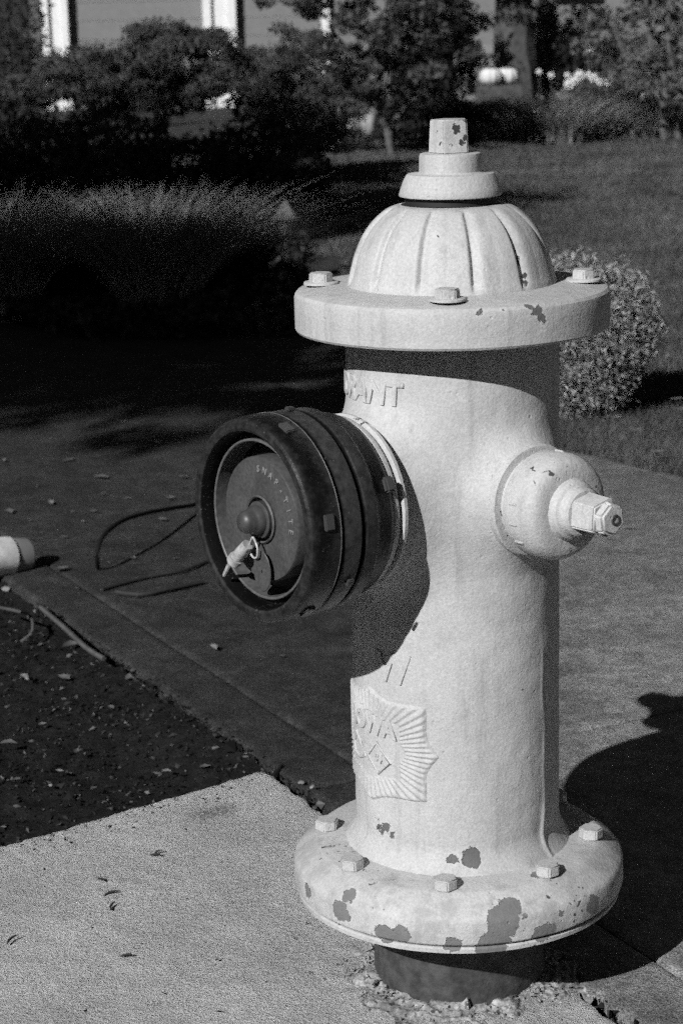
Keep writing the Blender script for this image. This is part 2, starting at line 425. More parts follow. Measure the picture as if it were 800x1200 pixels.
# ------------------------------------------------------------------ the hydrant
T_P, T_C, T_R = radians(-53), radians(36.5), radians(-143.5)   # pumper outlet, hose outlet, rear hose outlet
NZ = .518                                     # hose outlets' height
NP = .517                                     # pumper outlet's height
hyd = empty('fire_hydrant', (HX, HY, 0), 'pale painted cast iron fire hydrant with fluted dome and black side cap', 'fire hydrant')

def smin(a_, b_, k):
    h = np.clip(.5 + .5 * (b_ - a_) / k, 0, 1); return b_ * (1 - h) + a_ * h - k * h * (1 - h)
def barrel_sdf(x, y, z, t_seam=True):
    d = np.hypot(x, y) - .1010
    for t, rad, L, k, z0 in ((T_P, .069, .124, .046, NP), (T_C, .041, .110, .046, NZ), (T_R, .041, .110, .046, NZ)):
        dx, dy = sin(t), -cos(t); al = x * dx + y * dy; la = -x * dy + y * dx
        q = np.hypot(la, z - z0); lim = rad + np.clip((al - .085) / .035, 0, 1) * .0
        dn = np.maximum(q - lim, np.maximum(al - L, -al)); d = smin(d, dn, k)
    return d
nt, nz_ = 420, 300
ts = np.linspace(0, 2 * pi, nt, endpoint=False); zs = np.concatenate([np.linspace(.152, .19, 24), np.linspace(.192, .36, 60), np.linspace(.362, .664, nz_ - 84)])
TT, ZZ = np.meshgrid(ts, zs, indexing='ij'); R = np.full(TT.shape, .09); prev = barrel_sdf(R * np.sin(TT), -R * np.cos(TT), ZZ)
done = np.zeros(TT.shape, bool); out = R.copy()
for r in np.arange(.0915, .155, .0015):
    cur = barrel_sdf(r * np.sin(TT), -r * np.cos(TT), ZZ)
    hit = (~done) & (cur >= 0) & (prev < 0)
    fr = np.where(hit, prev / np.where(hit, prev - cur, 1), 0); out = np.where(hit, r - .0015 + .0015 * fr, out)
    done |= hit; prev = cur
out = np.where(done, out, .101)
out += np.clip((.182 - ZZ) / .03, 0, 1) ** 2 * .014                       # foot fillet
for st_, hgt, wd in ((52, .0011, .024), (232, .0011, .024)):                # casting seams
    dd = (TT - radians(st_) - .018 * np.sin(ZZ * 31) - .012 * np.sin(ZZ * 87 + 2) + pi) % (2 * pi) - pi
    fade = np.clip((.40 - ZZ) / .12, 0, 1) * (1 + .9 * np.clip((.23 - ZZ) / .06, 0, 1)) * (.75 + .35 * np.sin(ZZ * 60) * np.sin(ZZ * 23 + 1))
    out += hgt * np.exp(-(dd / wd) ** 2) * fade
lump = rnoise(np.stack([np.sin(TT).ravel() * .1, -np.cos(TT).ravel() * .1, ZZ.ravel()], 1), 55).reshape(TT.shape)
out += lump * .00045
X = out * np.sin(TT); Y = -out * np.cos(TT)
v = np.stack([X, Y, ZZ], -1).reshape(-1, 3); i = np.arange(nt * len(zs)).reshape(nt, len(zs)); ip = np.roll(i, -1, 0)
f = np.stack([i[:, :-1], ip[:, :-1], ip[:, 1:], i[:, 1:]], -1).reshape(-1, 4)
barrel = build('barrel', v, f, P_BARREL, hyd, sharp=60)

def wrap_text(name, txt, size, t_c, z_c, r, depth, mat, parent, spacing=1.0, sx_=1.0, tilt=0):
    cu = bpy.data.curves.new('lettering', 'FONT'); cu.body = txt; cu.size = size; cu.align_x = 'CENTER'; cu.align_y = 'CENTER'
    cu.extrude = depth; cu.bevel_depth = depth * .4; cu.bevel_resolution = 1; cu.resolution_u = 3; cu.offset = size * .012
    cu.space_character = spacing
    o = bpy.data.objects.new('lettering', cu); COL.objects.link(o)
    me = bpy.data.meshes.new_from_object(o.evaluated_get(bpy.context.evaluated_depsgraph_get()))
    bpy.data.objects.remove(o); bpy.data.curves.remove(cu)
    for q in me.vertices:
        s_, h_, d_ = q.co; s_ *= sx_
        s_, h_ = s_ * cos(tilt) - h_ * sin(tilt), s_ * sin(tilt) + h_ * cos(tilt)
        t = t_c + s_ / r; zz_ = z_c + h_
        r0_ = out[int(round((t % (2 * pi)) / (2 * pi) * nt)) % nt, min(len(zs) - 1, int(np.searchsorted(zs, zz_)))] if parent is barrel else r
        rr = r0_ + d_; q.co = (rr * sin(t), -rr * cos(t), z_c + h_)
    me.name = name; return obj(name, me, mat, parent)
wrap_text('raised_lettering', 'HYDRANT', .029, radians(-68), .617, .1018, .0014, P_BARREL, barrel, 1.0, 1.0)
wrap_text('raised_lettering', 'W', .040, radians(-39), .353, .1010, .0013, P_BARREL, barrel, 1.0, .9)
wrap_text('raised_lettering', 'S', .020, radians(-54), .192, .1016, .0011, P_BARREL, barrel, 1.0, 1.0)

# sunburst badge, a raised plate wrapped on the barrel
BT, BZ = radians(-58), .272
def badge_h(s_, h_):
    ang = np.arctan2(h_, s_); rr = np.hypot(s_ / .080, h_ / .057)
    cor = np.array([-180, -136, -90, -44, 0, 45, 90, 135, 180]); cr = np.array([1.0, 1.17, 1.03, 1.17, 1.0, 1.19, 1.0, 1.19, 1.0])
    a_ = np.degrees(np.arctan2(h_ / .057, s_ / .080)); lim = np.zeros_like(a_)
    for k in range(len(cor) - 1):
        ins = (a_ >= cor[k]) & (a_ <= cor[k + 1]); t = (a_ - cor[k]) / (cor[k + 1] - cor[k])
        lim = np.where(ins, cr[k] * (1 - t) + cr[k + 1] * t - .17 * np.sin(pi * t), lim)
    inside = rr < lim
    rays = (.5 + .5 * np.cos(a_ * 360 / 6.2 * pi / 180)) * (rr > .60 * lim) * np.clip((lim - rr) * 14, 0, 1)
    edge = np.clip((lim - rr) * 26, 0, 1)
    hgt = .0013 * edge + .0014 * rays
    return np.where(rr < lim * 1.03, hgt - .0006 * (edge <= 0), -.001), lim, rr
nu, nv = 300, 240
S_, H_ = np.meshgrid(np.linspace(-.100, .100, nu), np.linspace(-.080, .080, nv), indexing='ij')
hh, lim, rr = badge_h(S_, H_); rad = .1012 + hh; t = BT + S_ / .101
v = np.stack([rad * np.sin(t), -rad * np.cos(t), BZ + H_], -1).reshape(-1, 3); i = np.arange(nu * nv).reshape(nu, nv)
keep = (rr < lim * 1.02)[:-1, :-1].ravel()
f = np.stack([i[:-1, :-1], i[1:, :-1], i[1:, 1:], i[:-1, 1:]], -1).reshape(-1, 4)[keep]
badge = build('badge', v, f, P_BARREL, hyd, sharp=80)
tag(badge, 'raised sunburst badge reading IOWA')
wrap_text('raised_lettering', 'IOWA', .026, BT + .03, BZ + .020, .1027, .0012, P_BARREL, badge, 1.0, .95)
def badge_frame(name, pts, w=.0016):
    pts3 = []
    for s_, h_ in pts + pts[:1]:
        t = BT + s_ / .101; pts3.append((.1030 * sin(t), -.1030 * cos(t), BZ + h_))
    v, f = tube(pts3, w, 6); return build(name, v, f, P_BARREL, badge, sharp=60)
badge_frame('diamond_frame', [(-.002, -.012), (.012, .004), (.030, -.013), (.014, -.027)])
wrap_text('raised_lettering', '04', .012, BT + .014 / .101, BZ - .0115, .1027, .0009, P_BARREL, badge, 1.0, .9, radians(-8))
badge_frame('eye_frame', [(-.034, -.008), (-.026, .004), (-.016, -.004), (-.008, -.016), (-.018, -.02), (-.030, -.018)])

# flanges
prof = [(.099, .6655), (.140, .6655), (.1465, .6668), (.1480, .6690), (.1481, .6865), (.1481, .6982), (.1474, .7008), (.1452, .7034), (.1425, .7045), (.1300, .7062), (.1150, .7080), (.090, .7088)]
v, f = revolve(prof, 160); build('top_flange', v, f, P_TOP, hyd, 22)
prof = [(.080, .0915), (.150, .0920), (.1575, .0925), (.1612, .0945), (.1617, .0985), (.1600, .1000), (.1580, .1003), (.1580, .1012), (.1615, .1022), (.1640, .1045), (.1648, .108), (.1648, .1250), (.1640, .1285), (.1618, .1318), (.1425, .1462), (.1395, .1474), (.125, .1484), (.110, .1500), (.098, .1510)]
v, f = revolve(prof, 200)
v[:, 2] += .006; nn_ = rnoise(v, 40); v[:, :2] *= (1 + nn_ * .0025)[:, None]
build('base_flange', v, f, P_BASE, hyd, 24)
prof = [(.0875, -.05), (.087, .0), (.086, .02), (.0855, .05), (.087, .100)]
v, f = revolve(prof, 96); v[:, :2] *= (1 + rnoise(v, 30) * .02)[:, None]; build('standpipe', v, f, PIPE, hyd, 60)

def bolt(name, t, r, z, size, h, mat, rot, washer=0.0):
    v, f = prism(6, size, size * .98, 0, h, rot, size * .10)
    o = build(name, v, f, mat, hyd, 40, loc=(r * sin(t), -r * cos(t), z))
    if washer:
        v, f = revolve([(.001, 0), (washer, 0), (washer, .0018), (washer * .93, .0026), (.001, .0026)], 32); w_ = build('washer', v, f, mat, o, 40, loc=(0, 0, -.0004))
    return o
for k in range(8):
    bolt('base_bolt', radians(-8.5 + 45 * k), .1325, .1538 + random.uniform(-.0006, .001), .0125, .0105, P_BOLT, random.uniform(0, 1))
for k in range(4):
    bolt('bonnet_bolt', radians(-5 + 90 * k), .1230, .7085, .0118, .0105, P_BOLT, random.uniform(0, 1), .0165)

# fluted dome
pz = [(.0985, .7065), (.0975, .712), (.0955, .7185), (.0935, .726), (.0910, .735), (.0875, .744), (.083, .7535), (.077, .7625), (.070, .7700), (.062, .7765), (.055, .7800), (.050, .7812), (.044, .7820)]
pp = [p[:2] for p in spline([(a_, b_, 0) for a_, b_ in pz], 6)]
def flute(r, z, t):
    k = ((math.degrees(t) - 9 + 15) % 30) - 15          # grooves at 9, 39, 69 ...
    amt = min(1, max(0, (z - .708) / .01)) * min(1, max(0, (.7815 - z) / .006))
    w = math.degrees(.0040 / max(r, .03))
    x = k / w
    g_ = -math.exp(-(x * 1.9) ** 2) if x < 0 else -math.exp(-(x * .66) ** 2)
    sw = .012 * (1 - (k / 15) ** 2)
    return r * (1 + (sw - .006) * amt * .8) + .0052 * g_ * amt
v, f = revolve(pp, 480, flute); build('bonnet', v, f, P_DOME, hyd, 60)
v, f = revolve([(.050, .7812), (.0430, .7822), (.0425, .7900), (.020, .7905)], 64); build('gap_ring', v, f, BLACK, hyd, 40)
v, f = revolve([(.020, .7895), (.0455, .7888), (.0478, .7895), (.0482, .7910), (.0465, .7965), (.0440, .8030), (.0418, .8075), (.0402, .8095), (.0300, .8105), (.0290, .8115), (.0288, .8255), (.0280, .8278), (.0260, .8285), (.001, .8290)], 96)
build('weather_shield', v, f, P_TOP, hyd, 40)
v, f = prism(5, .0205, .0188, .8280, .8590, radians(-20), .0012); build('operating_nut', v, f, P_NUT, hyd, 40)

# hose outlets with caps
def hose_cap(t, name):
    def part(nm, prof, mat, par, n=96, fn=None):
        v, f = revolve(prof, n, fn); return build(nm, axis_map(v, t, NZ), f, mat, par, 40)
    part('outlet_collar', [(.036, .106), (.0500, .1085), (.0520, .1105), (.0524, .1160), (.0508, .1180), (.0440, .1190), (.044, .130)], P_CAP, hyd)
    c = part(name, [(.043, .1255), (.0480, .1262), (.0490, .1280), (.0492, .148), (.0480, .1545), (.0450, .160), (.0405, .1635), (.0330, .1645), (.0285, .1650), (.0275, .1670),
                    (.0270, .1675), (.0268, .1700), (.0255, .1720), (.0240, .1725), (.0228, .1740), (.0222, .1800), (.0200, .1820), (.001, .1822)], P_CAP, hyd)
    v, f = prism(5, .0202, .0190, .176, .2090, radians(14), .0016); nut = build('cap_nut', axis_map(v, t, NZ), f, P_CAP, c, 40)
    v, f = prism(6, .0170, .0150, .2085, .2185, radians(10), .0022); build('nut_tip', axis_map(v, t, NZ), f, P_CAP, c, 40)
    v, f = revolve([(.0040 + .0011 * cos(q), 0.2188 + .0011 * sin(q)) for q in np.linspace(0, 2 * pi, 9)], 24)
    v[:, 0] += .002; build('nut_eyelet', axis_map(v, t, NZ), f, DULL, c, 60)
    for q in (-78, -100, -55, 20, 110, 170):
        q = radians(q); v, f = box(0, 0, .1395, .0026, .002, .011, .0006)
        M3 = np.array([[cos(q), -sin(q), 0], [sin(q), cos(q), 0], [0, 0, 1]]); v = (v + np.array([0, -.0493, 0])) @ M3.T
        build('raised_mark', axis_map(v, t, NZ), f, P_CAP, c, 40)
    return c
hose_cap(T_C, 'hose_cap'); hose_cap(T_R, 'hose_cap')

# big quarter-turn pumper cap
def pp_part(nm, prof, mat, par, n=128, sharp=35):
    v, f = revolve(prof, n); return build(nm, axis_map(v * np.array([1.02, 1.02, 1]) + np.array([0, 0, .015]), T_P, NP), f, mat, par, sharp)
fin = lambda pr_: [(r / 1.02, z - .015) for r, z in pr_]
pp_part('outlet_collar', fin([(.060, .121), (.0795, .1215), (.0820, .1230), (.0822, .1265), (.0805, .1277), (.0760, .1282), (.0760, .1307), (.0805, .1312), (.0815, .1327), (.0815, .1372), (.080, .1388), (.070, .139)]), P_CAP, hyd)
pc = pp_part('pumper_cap', fin([(.070, .1375), (.0795, .1378), (.0820, .139), (.0850, .1425), (.0862, .146), (.0862, .157), (.0872, .1600), (.0915, .1635), (.0932, .1660), (.0932, .1775), (.0922, .1792), (.0888, .1798), (.0888, .1826), (.0925, .1832), (.0938, .1848),
                            (.0938, .2012), (.0930, .2028), (.0900, .2034), (.0900, .2054), (.0932, .2060), (.0940, .2072), (.0940, .2260), (.0932, .2330), (.0915, .2362), (.0890, .2378), (.0840, .2382), (.0818, .2372), (.0808, .2350), (.0795, .2200), (.0735, .2190)]), STORZ, hyd, 192, 28)
pp_part('rim_edge', fin([(.0934, .2061), (.0944, .2069), (.0944, .2074), (.0938, .2078)]), EDGE, pc)
pp_part('inner_ring', [(.0722, .2035), (.0719, .2125), (.0713, .2130), (.0701, .2130), (.0695, .2122), (.0689, .1900)], EDGE, pc)
pp_part('recess', [(.0700, .1905), (.045, .1903)], STORZ, pc)
plate = pp_part('face_plate', [(.0560, .190), (.0560, .2095), (.0550, .2110), (.0535, .2112), (.0240, .2105), (.0205, .2100), (.0195, .2060), (.001, .2060)], PLATE, pc)
pp_part('boss_ring', [(.0205, .2100), (.0216, .2125), (.0206, .2140), (.0195, .2125)], EDGE, pc, 64)
pp_part('centre_bolt', [(.0165, .205), (.0165, .2140), (.0150, .2150), (.0135, .2150), (.0130, .2200), (.0118, .2215), (.0110, .2240), (.0100, .2290), (.0080, .2322), (.0045, .2340), (.0005, .2345)], DULL, pc, 48)
# lugs on the outside
def lug(ang, L, w, h, l, mat=STORZ, name='lug', r=.0925):
    v, f = box(0, 0, 0, w, h, l, min(w, h, l) * .22); v = v + np.array([0, -(r + h * .3), L]); q = radians(ang)
    M3 = np.array([[cos(q), -sin(q), 0], [sin(q), cos(q), 0], [0, 0, 1]]); build(name, axis_map(v @ M3.T * np.array([1.02, 1.02, 1]) + np.array([0, 0, .015]), T_P, NP), f, mat, pc, 40)
for ang in (112, 232, 352): lug(ang, .1290, .014, .008, .010, r=.0830)
for ang in (38, 98, 158, 218, 278, 338): lug(ang, .2050, .014, .004, .010, r=.0915)
for ang in (60, 180, 300): lug(ang, .176, .007, .003, .007, DULL, 'set_screw', .0935)
# stamped letters round the face plate
for k, ch in enumerate('SNAP-TITE'):
    cu = bpy.data.curves.new('l', 'FONT'); cu.body = ch; cu.size = .0085; cu.align_x = 'CENTER'; cu.align_y = 'CENTER'; cu.extrude = .0004; cu.offset = .00018; cu.resolution_u = 2
    o = bpy.data.objects.new('l', cu); COL.objects.link(o)
    me = bpy.data.meshes.new_from_object(o.evaluated_get(bpy.context.evaluated_depsgraph_get())); bpy.data.objects.remove(o)
    q = radians(-2 + k * 12.0); co = np.array([x.co[:] for x in me.vertices])
    # letter plane: x to the viewer's right, y outwards from the centre
    px_, py_ = co[:, 0], co[:, 1] + .046
    vx = px_ * cos(q) + py_ * sin(q); vy = -px_ * sin(q) + py_ * cos(q)
    loc3 = np.stack([vx, vy, co[:, 2] * 1 + .2264], 1)
    # seen from outside the cap: local +x of axis_map points along (cos t, sin t)
    P3 = axis_map(np.stack([loc3[:, 0], loc3[:, 1], loc3[:, 2]], 1), T_P, NP)
    me.vertices.foreach_set('co', P3.astype(np.float32).ravel()); me.update(); me.name = 'stamped_letter'
    obj('stamped_letter', me, STAMP, pc)
# hanging clip, wire ring and tag below the bolt
def cap_pts(pts): return axis_map(np.array(pts, dtype=float) + np.array([0, 0, .015]), T_P, NP)
clip = build('snap_clip', *(lambda vf: (cap_pts(vf[0]), vf[1]))(tube([(-.004, -.022, .224), (-.014, -.032, .226), (-.024, -.043, .227)], [.0052, .006, .005], 10)), STEEL, pc, 40)
build('clip_rod', *(lambda vf: (cap_pts(vf[0]), vf[1]))(tube([(-.020, -.037, .229), (-.030, -.048, .229), (-.041, -.058, .226)], [.0022, .0022, .0018], 8)), STEEL, clip, 40)
build('clip_band', *(lambda vf: (cap_pts(vf[0]), vf[1]))(tube([(-.0185, -.0365, .2265), (-.0225, -.041, .2270)], .0072, 12)), STEEL, clip, 40)
build('wire_ring', *(lambda vf: (cap_pts(vf[0]), vf[1]))(tube(spline([(.001, -.014, .2215), (.008, -.022, .222), (.006, -.032, .221), (-.002, -.034, .220), (-.006, -.026, .221), (.001, -.014, .2215)], 6), .0011, 6)), STEEL, pc, 60)
tv, tf = revolve([(.001, -.0008), (.0125, -.0008), (.0130, 0), (.0125, .0008), (.001, .0008)], 40)
tv[:, 1] *= 1.45; tv += np.array([.007, -.046, .2165]); build('tag_disc', cap_pts(tv), tf, PLATE, pc, 40)
# ------------------------------------------------------------------ ground litter
def nfar(s): return 2.54 + (s + 3.356) * .153
def shards(c, size, flat, rng):
    """irregular octahedra (8 triangles each)"""
    n = len(c); base = np.array([(1, 0, 0), (-1, 0, 0), (0, 1, 0), (0, -1, 0), (0, 0, 1), (0, 0, -1)], float)
    sc = np.stack([size, size * rng.uniform(.25, .7, n), size * flat * rng.uniform(.5, 1.2, n)], 1)
    p = base[None] * sc[:, None, :] * rng.uniform(.6, 1.2, (n, 6, 1)) + rng.normal(size=(n, 6, 3)) * size[:, None, None] * .12
    a_ = rng.random(n) * 2 * pi; b_ = rng.normal(size=n) * .35
    ca, sa, cb, sb = np.cos(a_)[:, None], np.sin(a_)[:, None], np.cos(b_)[:, None], np.sin(b_)[:, None]
    x, y, z = p[..., 0], p[..., 1], p[..., 2]; x, z = x * cb - z * sb, x * sb + z * cb; x, y = x * ca - y * sa, x * sa + y * ca
    v = np.stack([x, y, z], -1) + c[:, None, :]
    t = np.array([(0, 2, 4), (2, 1, 4), (1, 3, 4), (3, 0, 4), (2, 0, 5), (1, 2, 5), (3, 1, 5), (0, 3, 5)])
    f = (np.arange(n)[:, None, None] * 6 + t[None]).reshape(-1, 3)
    return v.reshape(-1, 3), f
n = 14000
u = RNG.uniform(.005, 1.1, n); w = RNG.uniform(-1.6, -.004, n)
c = np.stack([Cn[0] + E1[0] * u + D2[0] * w, Cn[1] + E1[1] * u + D2[1] * w, np.full(n, -.022)], 1)
c[:, 2] = bedf(u, w)[:, 2] + .002
sz = .0018 + RNG.gamma(1.3, .0014, n)
a = M('bark_chips', .9, 0, .1); a.grey(a.map(a.math('POWER', a.island(), 7.0), 0, 1, .010, .14, smooth=False)); CHIPS = a.m
v, f = shards(c, sz, .45, RNG)
tag(build('mulch', v, f, CHIPS, smooth=False), 'fine bark mulch and grit over the dark soil', 'mulch', kind='stuff')
n = 420; u = RNG.uniform(.01, .7, n); w = np.abs(RNG.normal(0, .03, n)) + .001
c = np.stack([Cn[0] + E1[0] * u + D2[0] * w, Cn[1] + E1[1] * u + D2[1] * w, np.full(n, .0005)], 1)
v, f = shards(c, .0006 + RNG.gamma(1.2, .0007, n), .6, RNG)
tag(build('spilled_soil', v, f, SOIL, smooth=False), 'crumbs of soil spilled over the edge of the pad', 'soil', kind='stuff')
# crumbs along the cracks
n = 900; w = RNG.uniform(-.9, 1.3, n); u = RNG.normal(-.006, .010, n) - np.where(w < 0, .0, 0)
c = np.stack([Cn[0] - N2[0] * -u * -1 + D2[0] * w, Cn[1] + N2[1] * -u + D2[1] * w], 1)
c = np.stack([Cn[0] + N2[0] * RNG.normal(.006, .008, n) + D2[0] * w, Cn[1] + N2[1] * RNG.normal(.006, .008, n) + D2[1] * w, RNG.uniform(-.012, .001, n)], 1)
v, f = shards(c, .0015 + RNG.gamma(1.3, .0016, n), .7, RNG)
tag(build('crack_grit', v, f, CHIPS, smooth=False), 'grit and soil crumbs filling the crack between pad and sidewalk', 'grit', kind='stuff')
# broken mortar round the pipe
n = 260; t = RNG.random(n) * 2 * pi; r = .088 + np.abs(RNG.normal(0, .014, n))
c = np.stack([HX + r * np.sin(t), HY - r * np.cos(t), .010 - (r - .088) * .22 + RNG.uniform(-.004, .004, n)], 1)
v, f = shards(c, .0015 + RNG.gamma(1.2, .0013, n), .7, RNG)
tag(build('mortar_rubble', v, f, MORTAR, smooth=False), 'crumbled mortar round the foot of the hydrant', 'rubble', kind='stuff')

LEAF_PALE = mat_plain('dry_pale_leaf', .16, .35, 60, .7)
LEAF_MID = mat_plain('dry_grey_leaf', .085, .35, 60, .7)
LEAF_DARK = mat_plain('dry_dark_leaf', .02, .3, 60, .7)
TWIG = mat_plain('dry_twig', .07, .3, 60, .8)
STONE_PALE = mat_plain('pale_stone', .20, .2, 60, .85, .001)
def fallen_leaf(p, L, Wd, ang, mat, label, group, curl=.25):
    us = np.linspace(-1, 1, 9); vs = np.linspace(-1, 1, 5)
    def fn(u_, v_):
        wd = (1 - np.abs(u_) ** 1.8) * (1 + .12 * np.sin(9 * u_)); x = u_ * L / 2; y = v_ * wd * Wd / 2
        z = curl * (np.abs(v_) ** 1.5 * Wd * .5 * wd + u_ ** 2 * L * .25 * abs(sin(ang * 3)))
        ca, sa = cos(ang), sin(ang); return np.stack([x * ca - y * sa, x * sa + y * ca, z + .0012], 1)
    v, f = grid(us, vs, fn)
    return tag(build('fallen_leaf', v, f, mat, loc=p), label, 'leaf', group)
leaf_px = [(228, 500), (142, 629), (170, 570), (43, 570), (55, 660), (118, 560), (97, 612), (72, 668), (158, 640), (157, 655), (222, 632), (110, 600), (60, 590), (28, 520), (180, 520),
           (35, 610), (80, 540), (20, 560), (150, 585), (190, 610), (75, 630), (128, 660), (10, 600), (60, 515), (145, 495), (100, 650), (215, 560), (5, 540), (185, 690), (160, 700), (85, 600), (120, 580), (48, 625),
           (250, 760), (330, 770), (205, 655), (130, 520), (365, 470), (90, 690), (200, 585)]
for k, (px, py) in enumerate(leaf_px):
    p = G(px, py, .003); L = (p.y / FPX) * random.choice((5, 6, 7, 8, 10, 12, 15, 22))
    fallen_leaf(p, L, L * random.uniform(.35, .6), random.uniform(-1.6, 1.6), (LEAF_PALE, LEAF_MID, LEAF_MID)[k % 3], 'small dry pale leaf lying flat on the dark sidewalk', 'fallen leaves on the sidewalk', random.uniform(.2, .9))
p = G(735, 619, .003); fallen_leaf(p, .03, .008, .05, LEAF_PALE, 'narrow pale leaf on sidewalk just past the hose cap nut', None)
for k, (px, py) in enumerate([(792, 468), (798, 480), (745, 505), (770, 530)]):
    p = G(px, py, .03); fallen_leaf(p, .04, .014, .3, LEAF_PALE, 'pale dry leaf caught in the grass beside the round shrub', 'leaves in the lawn edge')
for k, (px, py, s_) in enumerate([(85, 758, 30), (28, 794, 18), (75, 796, 24), (100, 770, 14), (155, 795, 24), (185, 799, 14), (10, 872, 22), (50, 850, 12), (90, 882, 14), (245, 862, 16), (195, 905, 14), (130, 830, 14), (240, 900, 16), (70, 905, 12), (110, 925, 12), (20, 915, 14)]):
    p = G(px, py, -.016); L = p.y / FPX * s_
    fallen_leaf(p, L, L * .6, random.uniform(-1.5, 1.5), (LEAF_MID, LEAF_PALE)[k % 3 == 1], 'crumpled dry leaf lying on the dark soil bed', 'dry leaves on the soil bed', .5)
for k, (px, py) in enumerate([(32, 795), (110, 780), (300, 880), (8, 690), (60, 920), (353, 917), (366, 922)]):
    p = G(px, py, -.012 if px < 340 else .004); r = random.uniform(.0025, .0055) if px > 10 else .008
    bm = bmesh.new(); bmesh.ops.create_icosphere(bm, subdivisions=2, radius=r)
    for q in bm.verts: q.co *= 1 + .5 * noise.noise(q.co / r * .9 + Vector((k * 3.1, 0, 0))); q.co.z *= .6
    v = np.array([q.co[:] for q in bm.verts]); f = [tuple(q.index for q in p_.verts) for p_ in bm.faces]; bm.free()
    tag(build('pebble', v, f, STONE_PALE, sharp=30, loc=p), 'small pale pebble at the edge of the dark soil', 'pebble', 'pale pebbles in the soil')
# dark bits on the pad
for k, (px, py, s_, ang) in enumerate([(131, 1049, 16, .4), (133, 1064, 14, 1.4), (117, 1033, 14, -1.0), (16, 1103, 18, 1.0), (182, 1004, 12, -.5), (148, 1122, 12, -.1), (186, 1000, 8, .1)]):
    p = G(px, py, .002); L = p.y / FPX * s_ * 1.3
    pts = [(L * (q - .5) * cos(ang) - sin(ang) * L * .18 * sin(pi * q), L * (q - .5) * sin(ang) + cos(ang) * L * .18 * sin(pi * q), .001 + .003 * q) for q in np.linspace(0, 1, 7)]
    v, f = tube(pts, [.0005, .0011, .0014, .0014, .0012, .0008, .0004], 6)
    tag(build('curled_stem', v, f, LEAF_DARK, loc=p), 'tiny dark curled stem lying on the pale concrete pad', 'stem', 'dark stems on the pad')
for k, (px, py, s_) in enumerate([(100, 1184, 13), (257, 1185, 9), (192, 1164, 9), (108, 1087, 5), (218, 972, 7), (332, 927, 5), (336, 951, 5), (359, 1081, 5), (22, 985, 8), (153, 1038, 4), (219, 1053, 4), (255, 1124, 5), (312, 1150, 4), (166, 1106, 4), (52, 1018, 4), (260, 1010, 3), (345, 1100, 4), (363, 1139, 6), (380, 1147, 5), (395, 1130, 5), (272, 1057, 3), (290, 1100, 3)]):
    p = G(px, py, .0015); r = p.y / FPX * s_ * .6
    v, f = shards(np.array([[0, 0, 0.]]), np.array([r]), .35, RNG)
    tag(build('dark_crumb', v, f, LEAF_DARK, loc=p), 'tiny dark crumb of leaf on the pale concrete pad', 'crumb', 'dark crumbs on the pad')
# thin black tube arching over the sidewalk, twigs, and a white stand-in tube
TUBE = mat_plain('black_plastic_tube', .008, .2, 40, .8, 0, 0.0, .15)
pts = [G(116, 670, -.005), W(114, 652, 3.50), W(120, 630, 3.53), W(140, 612, 3.60), W(168, 602, 3.70), W(200, 596, 3.82), W(232, 591, 3.94), G(265, 588, .004)]
v, f = tube(spline(pts, 6), .0042, 8)
tag(build('irrigation_tube', v, f, TUBE), 'thin black tube looping up off the dark sidewalk beside the black cap', 'tube')
for pl, rr, lb in (([G(136, 694, .006), G(165, 697, .005), G(200, 690, .006), G(238, 682, .004)], .004, 'dark bent twig on the sidewalk under the black cap'),
                   ([G(120, 690, .005), G(170, 677, .004), G(215, 668, .006), G(245, 657, .004)], .003, 'long straight dark twig below the looping black tube'),
                   ([G(48, 712, .012), G(75, 735, .010), G(100, 758, .012), G(122, 772, .010)], .004, 'pale stick lying along the edge of the sidewalk'),
                   ([G(0, 712, .012), G(20, 716, .03), G(36, 722, .012), G(38, 740, .004), G(25, 752, -.01)], .0025, 'thin curved stalk at the corner of the soil bed')):
    v, f = tube(spline(pl, 5), rr, 6); tag(build('twig', v, f, TWIG if 'dark' not in lb else LEAF_DARK), lb, 'twig')
wp = empty('blur_standin', G(-30, 690), 'short white tube standing in for an unidentified bright blur by the soil bed', 'pipe')  # made-up tube standing in for a bright blur of unknown origin
WHITE = mat_plain('standin_white', .62, .3, 22, .6, .002); WHITE_DULL = mat_plain('standin_grey', .17, .1, 30, .6)
a0, a1 = W(-60, 657, 3.45) - wp.location, W(10, 652, 3.53) - wp.location
v, f = tube([a0, a0.lerp(a1, .5), a1], .036, 28); build('standin_body', v, f, WHITE, wp)
dr = (a1 - a0).normalized(); v, f = tube([a1 - dr * .004, a1 + dr * .004, a1 + dr * .036, a1 + dr * .041], [.031, .033, .031, .026], 28); build('standin_sleeve', v, f, WHITE_DULL, wp)

